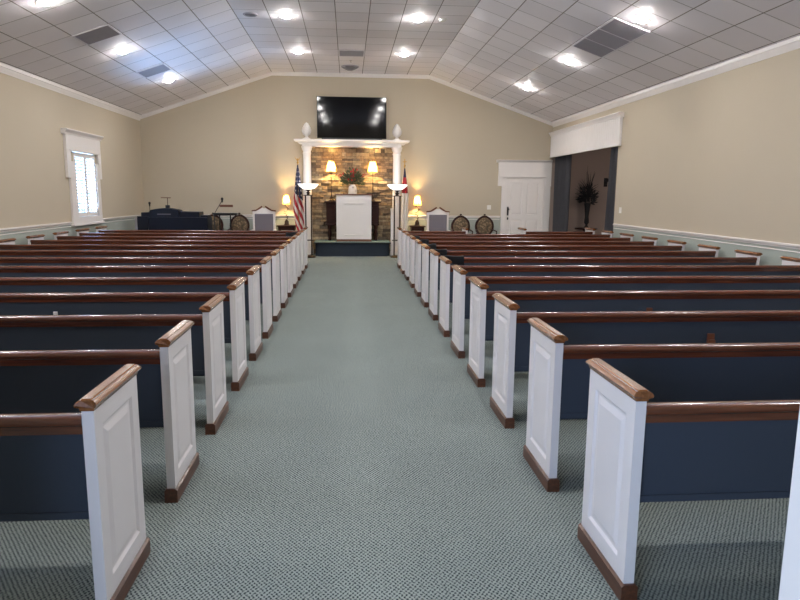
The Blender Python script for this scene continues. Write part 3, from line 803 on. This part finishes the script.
# flags
def flag(x, y, mat, pts, topz, label, kind):
    t = thing('flag_on_pole', label, 'flag', (x, y, 0))
    b = MB(); b.lathe([(.13, 0), (.13, .02), (.05, .05), (.03, .10), (.018, .12)], 18); b.build('stand', M['gold'], t, smooth=True)
    b = MB(); b.tube([(0, 0, .1), (0, 0, topz)], .011, 8); b.build('pole', M['gold'], t, smooth=True)
    b = MB()
    if kind == 'eagle':
        b.lathe([(.012, 0), (.028, .02), (.028, .035), (.01, .05)], 12, (0, 0, topz))
        b.tube([(0, 0, topz+.05), (0, 0, topz+.13)], .02, 8, .01)
        for s in (-1, 1): b.tube([(0, 0, topz+.07), (s*.05, 0, topz+.13), (s*.07, 0, topz+.17)], .014, 6, .003)
    else:
        b.lathe([(.012, 0), (.024, .02), (.024, .03), (.01, .05)], 12, (0, 0, topz))
        b.box(-.010, .010, -.006, .006, topz+.04, topz+.20); b.box(-.05, .05, -.006, .006, topz+.12, topz+.14)
    b.build('pole_finial', M['gold'], t)
    bm_ = bmesh.new(); uvl = bm_.loops.layers.uv.new('UVMap'); nu, nv = 30, 40; grid = []
    for j in range(nv+1):
        v = j/nv; z = pts[0][0]+(pts[-1][0]-pts[0][0])*v
        for a, c in zip(pts, pts[1:]):
            if a[0] >= z >= c[0]:
                f = (a[0]-z)/(a[0]-c[0]); l = a[1]+(c[1]-a[1])*f; r_ = a[2]+(c[2]-a[2])*f
        amp = .15*(r_-l)+.006
        grid.append([(l+(r_-l)*(i/nu), amp*math.sin(i/nu*PI*5.0+v*1.5)-.035, z-.02*math.sin(i/nu*PI)*v) for i in range(nu+1)])
    V = [[bm_.verts.new(p_) for p_ in row] for row in grid]
    for j in range(nv):
        for i in range(nu):
            f = bm_.faces.new((V[j][i], V[j][i+1], V[j+1][i+1], V[j+1][i])); f.smooth = True
            for l_, (a, c) in zip(f.loops, ((i, j), (i+1, j), (i+1, j+1), (i, j+1))): l_[uvl].uv = (a/nu, c/nv)
    me = bpy.data.meshes.new('cloth'); bm_.to_mesh(me); bm_.free(); me.materials.append(mat)
    o = bpy.data.objects.new('cloth', me); COL.objects.link(o); o.parent = t
    md = o.modifiers.new('thick', 'SOLIDIFY'); md.thickness = .004
flag(-1.283, 17.02, M['flagA'], [(2.33, -.012, .012), (2.1, -.05, .05), (1.70, -.09, .10), (1.35, -.14, .13), (1.05, -.12, .15), (.62, -.05, .14), (.45, -.04, .10)], 2.36, 'red and white striped flag with starred blue corner on a gilt pole', 'eagle')
flag(1.475, 17.36, M['flagB'], [(2.28, -.012, .012), (2.1, -.03, .035), (1.85, -.06, .07), (1.5, -.08, .10), (1.0, -.09, .09), (.50, -.08, .08)], 2.32, 'furled red, blue and white flag right of the right column', 'cross')

# pulpit chairs
def pulpit_chair(x, label):
    t = thing('pulpit_chair', label, 'chair', (x, 17.30, 0), group='tall pulpit chairs')
    w = .29
    b = MB()
    b.box(-w, -w+.055, .0, .05, .46, 1.10, .006); b.box(w-.055, w, .0, .05, .46, 1.10, .006); b.box(-w+.05, w-.05, .0, .05, .46, .53)
    b.prism([(-w, 1.08), (w, 1.08), (w, 1.145), (.16, 1.175), (.06, 1.235), (.0, 1.215), (-.06, 1.235), (-.16, 1.175), (-w, 1.145)], 'Y', 0, .05)
    b.build('back_frame', M['white'], t)
    b = MB(); b.box(-w+.055, w-.055, -.03, .03, .53, 1.08, .015); b.build('backrest', M['grey'], t)
    b = MB()
    for s in (-1, 1):
        pr = [(s*.31, 1.14), (s*.31, 1.17), (s*.20, 1.185), (s*.12, 1.24), (s*.05, 1.285), (s*.03, 1.27), (s*.05, 1.235), (s*.12, 1.19), (s*.2, 1.15)]
        b.prism(pr, 'Y', -.02, .06)
    b.build('pediment', M['midwood'], t)
    b = MB(); b.box(-.28, .28, -.50, .02, .38, .47, .02); b.build('seat', M['grey'], t)
    for s in (-1, 1):
        b = MB(); b.box(s*.285-.03, s*.285+.03, -.50, .03, .64, .67, .006); b.box(s*.285-.022, s*.285+.022, -.48, -.43, .35, .64, .004); b.build('armrest', M['white'], t)
    b = MB(); b.box(-.30, .30, -.50, .04, .30, .38, .004); b.build('seat_frame', M['white'], t)
    for sx in (-1, 1):
        for y in (-.47, .02):
            b = MB(); b.box(sx*.27-.025, sx*.27+.025, y-.025, y+.025, 0, .30, .004); b.build('leg', M['white'], t)
pulpit_chair(-2.20, 'white-framed grey upholstered chair by the left side table')
pulpit_chair(2.372, 'white-framed grey upholstered chair by the right side table')

def oval_chair(x, rz, label):
    t = thing('oval_back_chair', label, 'chair', (x, 17.30, 0), rz, 'oval-backed tapestry chairs')
    n = 28
    def egg(rx, rz_, cz):
        return [(math.cos(2*PI*k/n)*rx, cz+math.sin(2*PI*k/n)*rz_*(1.0+.06*max(0, math.sin(2*PI*k/n))**6)) for k in range(n)]
    b = MB(); o1, i1 = egg(.255, .275, .775), egg(.205, .225, .775)
    A = [b.bm.verts.new((p[0], -.02, p[1])) for p in o1]; B = [b.bm.verts.new((p[0], -.025, p[1])) for p in i1]
    C = [b.bm.verts.new((p[0], .03, p[1])) for p in o1]; D = [b.bm.verts.new((p[0], .03, p[1])) for p in i1]
    for k in range(n):
        j = (k+1) % n
        b.bm.faces.new((A[k], A[j], B[j], B[k])); b.bm.faces.new((C[k], D[k], D[j], C[j])); b.bm.faces.new((A[k], C[k], C[j], A[j])); b.bm.faces.new((B[k], B[j], D[j], D[k]))
    b.lathe([(.0, .0), (.035, .01), (.03, .03), (.0, .045)], 8, (0, 0, 1.065), 1, .5)
    b.build('back_frame', M['darkwood'], t, smooth=True, angle=.9)
    b = MB(); q = egg(.216, .236, .775); c = b.bm.verts.new((0, -.045, .775)); c2 = b.bm.verts.new((0, .035, .775))
    R1 = [b.bm.verts.new((p[0], -.015, p[1])) for p in q]; R2 = [b.bm.verts.new((p[0]*.7, -.040, .775+(p[1]-.775)*.7)) for p in q]; R3 = [b.bm.verts.new((p[0], .02, p[1])) for p in q]
    for k in range(n):
        j = (k+1) % n
        b.bm.faces.new((R1[k], R1[j], R2[j], R2[k])); b.bm.faces.new((R2[k], R2[j], c)); b.bm.faces.new((R1[k], R3[k], R3[j], R1[j])); b.bm.faces.new((R3[k], c2, R3[j]))
    b.build('backrest', M['tap'], t, smooth=True)
    b = MB(); b.lathe([(.25, .40), (.27, .43), (.26, .47), (.2, .49)], 24, (0, -.25, 0), 1, .95); b.build('seat', M['tap'], t, smooth=True)
    b = MB(); b.lathe([(.25, .33), (.275, .35), (.275, .40), (.26, .41)], 24, (0, -.25, 0), 1, .95); b.build('seat_frame', M['darkwood'], t, smooth=True)
    for s in (-1, 1):
        b = MB(); b.tube([(s*.22, .0, .70), (s*.245, -.08, .68), (s*.262, -.2, .665), (s*.265, -.32, .66), (s*.262, -.34, .62), (s*.265, -.30, .52), (s*.26, -.28, .40)], .018, 8); b.build('armrest', M['darkwood'], t, smooth=True)
    b = MB()
    for s in (-1, 1): b.tube([(s*.14, .0, .54), (s*.16, .0, .44), (s*.17, -.03, .36)], .022, 8)
    b.build('back_post', M['darkwood'], t, smooth=True)
    for sx in (-1, 1):
        for y in (-.44, -.06):
            b = MB(); b.tube([(sx*.19, y, .35), (sx*.21, y-.01*(1 if y < -.2 else -1), .2), (sx*.2, y-.03*(1 if y < -.2 else -1), .0)], .026, 8, .014); b.build('leg', M['darkwood'], t, smooth=True)
oval_chair(-3.50, .05, 'oval tapestry-backed chair partly behind the microphone stand, left of its twin')
oval_chair(-2.83, .0, 'oval tapestry-backed chair next to the left pulpit chair')
oval_chair(2.985, .0, 'oval tapestry-backed chair next to the right pulpit chair')
oval_chair(3.63, -.0, 'oval tapestry-backed chair nearest the back door')

# organ
t = thing('electric_organ', 'blue-black organ console in the left front corner', 'organ', (-4.25, 16.45, 0))
b = MB(); b.box(-.80, .84, -.30, .30, 0, 1.02, .015); b.box(-.80, -.55, -.33, -.29, .2, 1.04); b.build('console', M['navyblack'], t)
b = MB(); n = 14; out = [(-.50+.65*k/n, 1.19+.045*math.sin(PI*k/n)) for k in range(n+1)]
b.prism([(-.52, 1.01), (-.52, 1.17)]+out+[(.17, 1.17), (.17, 1.01)], 'Y', -.28, .10); b.build('music_desk', M['navyblack'], t, smooth=True, angle=.5)
b = MB(); b.box(.17, .65, -.24, .2, 1.01, 1.15, .01); b.box(.65, .83, -.2, .15, 1.01, 1.07, .01); b.build('speaker_cabinet', M['navyblack'], t)
b = MB(); b.box(-.74, -.52, -.22, .12, 1.01, 1.13, .015); b.build('stop_rail', M['navyblack'], t)
b = MB(); b.box(-.90, -.80, -.22, .25, 0, 1.0, .02); b.build('side_panel', M['vent'], t)
b = MB(); b.box(-.34, -.02, -.286, -.281, 1.08, 1.105, .001); b.build('music_ledge_highlight', M['grey'], t)  # grey strip colours in a faint highlight on the dark desk
t = thing('music_lamp', 'small T-shaped lamp standing on the organ', 'lamp', (-4.40, 16.42, 1.236))
b = MB(); b.box(-.05, .05, -.04, .04, 0, .07, .01); b.build('base', M['black'], t)
b = MB(); b.tube([(0, 0, .06), (0, 0, .24)], .008, 6); b.build('stem', M['bronze'], t)
b = MB(); b.box(-.15, .08, -.03, .03, .235, .255, .005); b.build('lamp_head', M['midwood'], t)
t = thing('microphone', 'short black microphone on the organ, at its left end', 'microphone', (-4.83, 16.42, 1.131))
b = MB(); b.lathe([(.04, 0), (.04, .012), (.01, .02)], 12); b.build('base', M['black'], t)
b = MB(); b.tube([(0, 0, .01), (0, 0, .15)], .008, 6); b.build('stem', M['black'], t)
b = MB(); b.lathe([(.015, .14), (.02, .19), (.028, .21), (.028, .235), (.012, .25)], 12); b.build('head', M['black'], t, smooth=True)
t = thing('microphone_stand', 'black boom microphone stand right of the organ', 'microphone stand', (-3.245, 16.18, 0))
b = MB(); b.lathe([(.14, 0), (.14, .015), (.03, .03)], 20); b.build('base', M['black'], t)
b = MB(); b.tube([(0, 0, .02), (0, 0, 1.13)], .011, 8); b.build('pole', M['black'], t)
b = MB(); b.tube([(-.03, 0, 1.06), (.18, 0, 1.40)], .008, 8); b.build('boom_arm', M['black'], t)
b = MB(); b.lathe([(.018, 0), (.022, .05), (.032, .07), (.032, .10), (.015, .12)], 12, (.20, 0, 1.38)); b.build('microphone_head', M['black'], t, smooth=True)
t = thing('keyboard_stand', 'black two-legged stand with flat tray beside the microphone stand', 'music stand', (-3.045, 16.58, 0))
b = MB(); b.box(-.29, .29, -.12, .12, 1.06, 1.12, .008); b.build('tray', M['black'], t)
for x in (-.15, .11):
    b = MB(); b.tube([(x, 0, 0.03), (x, 0, 1.09)], .016, 8); b.box(x-.02, x+.02, -.15, .15, 0, .035); b.build('leg', M['black'], t)
b = MB(); b.box(-.16, .17, .06, .09, 1.26, 1.32, .008); b.build('music_rest', M['midwood'], t)
b = MB(); b.tube([(-.12, .08, 1.11), (-.12, .08, 1.27)], .003, 5); b.tube([(.12, .08, 1.11), (.12, .08, 1.27)], .003, 5); b.build('wire_support', M['vent'], t)

# switches
def switch(loc, rz, label):
    t = thing('light_switch', label, 'light switch', loc, rz)
    b = MB(); b.box(-.055, .055, -.008, 0, -.06, .06, .002); b.build('plate', M['plasticw'], t)
    for x in (-.025, .025):
        b = MB(); b.box(x-.008, x+.008, -.016, -.008, -.018, .018, .002); b.build('toggle', M['plasticw'], t)
switch((3.88, YB, 1.27), 0, 'white switch plate on the back wall left of the door')
switch((XR, 13.15, 1.32), PI/2*-1, 'white switch plate on the right wall near the curtained opening')

# valance, curtains and alcove
t = thing('valance', 'long white beadboard valance over the curtained opening', 'valance', (XR, 15.66, 2.64))
b = MB(); b.box(-.06, -.005, -2.36, 2.25, 0, .56); 
for k in range(44):
    y = -2.35+k*.1045; b.prism([(-.058, y), (-.072, y+.02), (-.072, y+.08), (-.058, y+.10)], 'Z', 0.01, .55)
b.box(-.078, -.005, -2.365, 2.25, -.01, .02, .003)
b.build('face_board', M['white'], t)
b = MB(); b.sweep([(0, 0), (.072, 0), (.08, .03), (.105, .07), (.12, .08), (.12, .10), (0, .10)], [((-.005, -2.42, .56), (-1, 0, 0), (0, 0, 1)), ((-.005, 2.27, .56), (-1, 0, 0), (0, 0, 1))])
b.build('cornice', M['white'], t)
def curtain(y0, y1, yb0, yb1, label, folds):
    b = MB(); bm_ = b.bm; nu, nv = 70, 14; rows = []
    for j in range(nv+1):
        v = j/nv; z = 2.74-v*2.70; f = min(1, v*1.3)
        a, c = y0+(yb0-y0)*f, y1+(yb1-y1)*f
        rows.append([bm_.verts.new((XR+.10+.05*math.sin(i/nu*2*PI*folds)*(.7+.3*v)+.012*math.sin(i*.9+v*3), a+(c-a)*i/nu, z)) for i in range(nu+1)])
    for j in range(nv):
        for i in range(nu): bm_.faces.new((rows[j][i], rows[j][i+1], rows[j+1][i+1], rows[j+1][i]))
    bmesh.ops.solidify(bm_, geom=list(bm_.faces), thickness=.005)
    tag(b.build('curtain', M['curtain'], smooth=True), label, 'curtain')
curtain(16.70, 17.84, 16.70, 17.84, 'slate-blue curtain at the corner side of the opening', 8)
curtain(13.52, 14.00, 13.52, 14.10, 'slate-blue curtain at the near side of the opening, gathered narrow', 4)

t = thing('pedestal_table', 'dark pedestal table under the tall plant in the alcove', 'table', (6.49, 17.45, 0))
b = MB(); b.lathe([(.30, .70), (.31, .71), (.31, .73), (.30, .74)], 28); b.build('tabletop', M['darkwood'], t)
b = MB(); b.lathe([(.20, 0), (.20, .03), (.05, .06), (.04, .3), (.06, .45), (.04, .6), (.10, .70)], 16); b.build('pedestal', M['darkwood'], t, smooth=True)
tag(MB().lathe([(.07, 0), (.05, .04), (.025, .08), (.065, .14), (.06, .22), (.05, .30), (.07, .55), (.09, .66), (.07, .68)], 18, (6.49, 17.45, .74)).build('tall_urn', M['leafdark'], smooth=True), 'tall slim dark urn on the alcove table', 'urn')
t = thing('dried_plant', 'dark spiky plant in the tall urn inside the alcove', 'plant', (6.49, 17.45, 1.40))
b = MB(); r = random.Random(21)
for k in range(70):
    a = r.uniform(0, 2*PI); el = r.uniform(-.1, 1.5); L_ = r.uniform(.28, .52)*(1.0+.55*max(0, math.sin(el))**3)
    d = Vector((math.cos(a)*math.cos(el)*.75, math.sin(a)*math.cos(el)*.5, math.sin(el)))
    p0 = Vector((0, 0, .05+.3*r.random())); b.tube([p0, p0+d*L_*.5, p0+d*L_+Vector((0, 0, -.04*math.cos(el)))], .012, 5, .002)
b.build('fronds', M['leafdark'], t)
spray(t, 'leaves', M['leafdark'], 150, 33, .21, .0, .55, .025, .13, .8)
t = thing('wall_sconce', 'dark sconce on the alcove wall right of the tall plant', 'sconce', (7.16, YB, 1.98))
b = MB(); b.box(-.05, .05, -.015, 0, -.12, .12, .004); b.build('backplate', M['leafdark'], t)
b = MB(); b.tube([(0, -.01, -.05), (0, -.08, -.06), (0, -.10, 0)], .012, 6); b.lathe([(.02, 0), (.06, .08), (.05, .10)], 12, (0, -.10, 0)); b.build('cup', M['leafdark'], t)

# ------------------------------------------------------------------ ceiling fittings
def on_ceiling(x): # position and tilt
    z = ceil_z(x)
    a = -math.atan((ZR-ZE)/(KL-XL)) if x < KL else (math.atan((ZR-ZE)/(XR-KR)) if x > KR else 0)
    return z, a
cl, cr_ = math.cos(math.atan((ZR-ZE)/(KL-XL))), math.cos(math.atan((ZR-ZE)/(XR-KR)))
COLX = [KL-3.5*TS*cl, KL+1.5*TS, KL+5.5*TS, KR+3.5*TS*cr_]
def downlight(x, y, label):
    z, a = on_ceiling(x)
    t = thing('recessed_light', label, 'ceiling light', (x, y, z), group='recessed ceiling lights'); t.rotation_euler = (0, a, 0)
    b = MB(); b.lathe([(.125, 0.0), (.125, -.008), (.105, -.014), (.095, -.006), (.095, .0)], 28); b.build('trim_ring', M['white'], t, smooth=True)
    b = MB(); b.lathe([(.092, -.004), (.088, -.018), (.065, -.036), (.03, -.046), (.004, -.048)], 24); b.build('lens', M['lens'], t, smooth=True)
    return t
names = [('on the left slope', 0), ('left of the flat ceiling centre', 1), ('right of the flat ceiling centre', 2), ('on the right slope', 3)]
rows = [(15.35, 'nearest the back wall'), (12.35, 'second from the back wall'), (9.35, 'third from the back wall'), (6.35, 'fourth from the back wall'), (3.35, 'above the rearmost pews')]
proto = None
for y, rn in rows:
    for nm, c in names:
        lab = 'lit recessed light %s, %s' % (nm, rn)
        if abs(c-1.5) > 1 or True:
            z, a = on_ceiling(COLX[c])
            if proto is None: proto = downlight(COLX[c], y, lab)
            else:
                q = dup(proto, (COLX[c], y, z), lab); q.rotation_euler = (0, a, 0)
def vent(x, y, label):
    z, a = on_ceiling(x)
    t = thing('ceiling_vent', label, 'air vent', (x, y, z)); t.rotation_euler = (0, a, 0); t['group'] = 'ceiling vents'
    h, k = TS/2-.006, TY/2-.006
    b = MB(); b.box(-h, h, -k, k, -.004, .0); b.build('backing', M['ventdark'], t)
    b = MB()
    for s in (-1, 1): b.box(s*h-.022, s*h+.006, -k, k, -.018, -.003) if s > 0 else b.box(s*h-.006, s*h+.022, -k, k, -.018, -.003); b.box(-h, h, s*k-.014, s*k+.014, -.018, -.003)
    b.build('frame', M['ventframe'], t)
    b = MB()
    for j in range(18):
        yy = -k+.025+j*(2*k-.05)/17; b.prism([(yy-.006, -.004), (yy+.012, -.018), (yy+.014, -.016), (yy-.003, -.004)], 'X', -h, h)
    b.build('slats', M['vent'], t)
vent(COLX[0], 11.15, 'grey vent on the left slope, nearer of the two there')
vent(COLX[0], 14.2, 'grey vent on the left slope, farther of the two there')
for y, n in ((9.95, 'nearest'), (10.55, 'middle'), (11.15, 'farthest')): vent(COLX[3], y, 'grey vent on the right slope, %s of the three in a row' % n)
vent(KL+3.5*TS, 15.35, 'grey vent in the middle of the flat ceiling, above the television')
t = thing('ceiling_diffuser', 'round air diffuser between the flat middle vent and the back wall', 'air diffuser', (KL+3.45*TS, 16.95, ZR))
b = MB(); b.lathe([(.22, 0), (.225, -.012), (.20, -.03), (.195, -.02), (.19, 0)], 32); b.build('rim', M['vent'], t, smooth=True)
for r_, z_ in ((.17, -.05), (.13, -.07), (.085, -.09)):
    b = MB(); b.lathe([(r_-.05, -.01), (r_, z_), (r_-.008, z_-.004), (r_-.055, -.014)], 28); b.build('cone', M['vent'], t, smooth=True)
t = thing('sprinkler_head', 'small sprinkler head just ahead of the round air diffuser', 'sprinkler', (KL+3.48*TS, 16.2, ZR))
b = MB(); b.lathe([(.035, 0), (.035, -.006), (.012, -.012), (.01, -.04), (.022, -.043), (.022, -.047)], 14); b.build('head', M['vent'], t, smooth=True)
t = thing('ceiling_speaker', 'round grey speaker grille at the left edge of the flat ceiling', 'speaker', (-1.72, 12.35, ZR))
b = MB(); b.lathe([(.13, 0), (.13, -.01), (.115, -.018), (.11, -.01)], 28); b.build('rim', M['vent'], t, smooth=True)
b = MB(); b.lathe([(.11, -.004), (.09, -.012), (.004, -.015)], 28); b.build('grille', M['ventdark'], t, smooth=True)
def detector(x, y, label):
    t = thing('smoke_detector', label, 'smoke detector', (x, y, ZR))
    b = MB(); b.lathe([(.075, 0), (.075, -.012)], 20); b.build('base', M['plasticw'], t)
    b = MB(); b.lathe([(.065, -.012), (.06, -.035), (.03, -.045), (.004, -.045)], 20); b.build('cover', M['plasticw'], t, smooth=True)
detector(1.71, 12.3, 'round smoke detector on the right edge of the flat ceiling')

# ------------------------------------------------------------------ lamps, daylight, added fill lights
for x, y, z, w in LAMP:
    l = bpy.data.lights.new('lamp_bulb', 'POINT'); l.energy = w*4.2; l.color = (1, .66, .24); l.shadow_soft_size = .03
    o = bpy.data.objects.new('lamp_bulb', l); COL.objects.link(o); o.location = (x, y, z)
for x in (-1.01, 1.235):
    l = bpy.data.lights.new('bowl_bulb', 'POINT'); l.energy = 14; l.color = (1, .96, .9); l.shadow_soft_size = .05
    o = bpy.data.objects.new('bowl_bulb', l); COL.objects.link(o); o.location = (x, 16.70, 1.86)
def area(name, loc, target, sx, sy, e, col):
    l = bpy.data.lights.new(name, 'AREA'); l.shape = 'RECTANGLE'; l.size = sx; l.size_y = sy; l.energy = e; l.color = col
    o = bpy.data.objects.new(name, l); COL.objects.link(o); o.location = loc
    o.rotation_euler = (Vector(target)-Vector(loc)).to_track_quat('-Z', 'Y').to_euler()
    return o
area('entrance_daylight', (-1.2, -.8, 1.8), (2.4, 2.6, .7), 1.1, 1.4, 75, (.50, .66, 1))
area('left_ceiling_fill', (XL-.9, 4.58, .4), (-1.5, 6.5, 5.2), 1.6, 1.4, 1300, (.66, .76, 1))  # fill added through the made-up left window to lift the ceiling
area('right_ceiling_fill', (XR+.9, 4.58, .4), (1.6, 6.5, 5.2), 1.6, 1.4, 800, (.78, .82, 1))  # its counterpart on the right, also added to brighten the ceiling
l = bpy.data.lights.new('alcove_fill', 'POINT'); l.energy = 50; l.color = (1, .92, .86); l.shadow_soft_size = .08  # unseen fill light added to brighten the alcove, without any fixture
o = bpy.data.objects.new('alcove_fill', l); COL.objects.link(o); o.location = (6.5, 13.6, 2.9)
area('window_daylight', (XL-.62, 14.3, .35), (-4.65, 13.6, 3.85), .9, .6, 1200, (.35, .58, 1))
w = bpy.data.worlds.new('world'); scene.world = w; w.use_nodes = True
bg = w.node_tree.nodes['Background']; bg.inputs['Color'].default_value = (.42, .80, 1, 1); bg.inputs['Strength'].default_value = .7

# ------------------------------------------------------------------ camera
yaw, pitch, roll, F, H = .0793, -.1619, .0079, 650.0, 1.62
cy, sy, cp, sp, c_, s_ = math.cos(yaw), math.sin(yaw), math.cos(pitch), math.sin(pitch), math.cos(roll), math.sin(roll)
eu = Vector((cy, -sy, 0)); hf = Vector((sy, cy, 0)); zz = Vector((0, 0, 1))
fw = hf*cp+zz*sp; up = hf*(-sp)+zz*cp; dn = -up
rx = eu*c_-dn*s_; dn2 = eu*s_+dn*c_
cam = bpy.data.cameras.new('camera'); co = bpy.data.objects.new('camera', cam); COL.objects.link(co)
R = Matrix((rx, -dn2, -fw)).transposed()
co.matrix_world = Matrix.Translation((0, 0, H)) @ R.to_4x4()
cam.sensor_width = 36; cam.lens = F/800*36; cam.clip_start = .05
scene.camera = co
scene.view_settings.view_transform = 'Standard'; scene.view_settings.look = 'None'
scene.view_settings.exposure = 0.5; scene.view_settings.gamma = 1
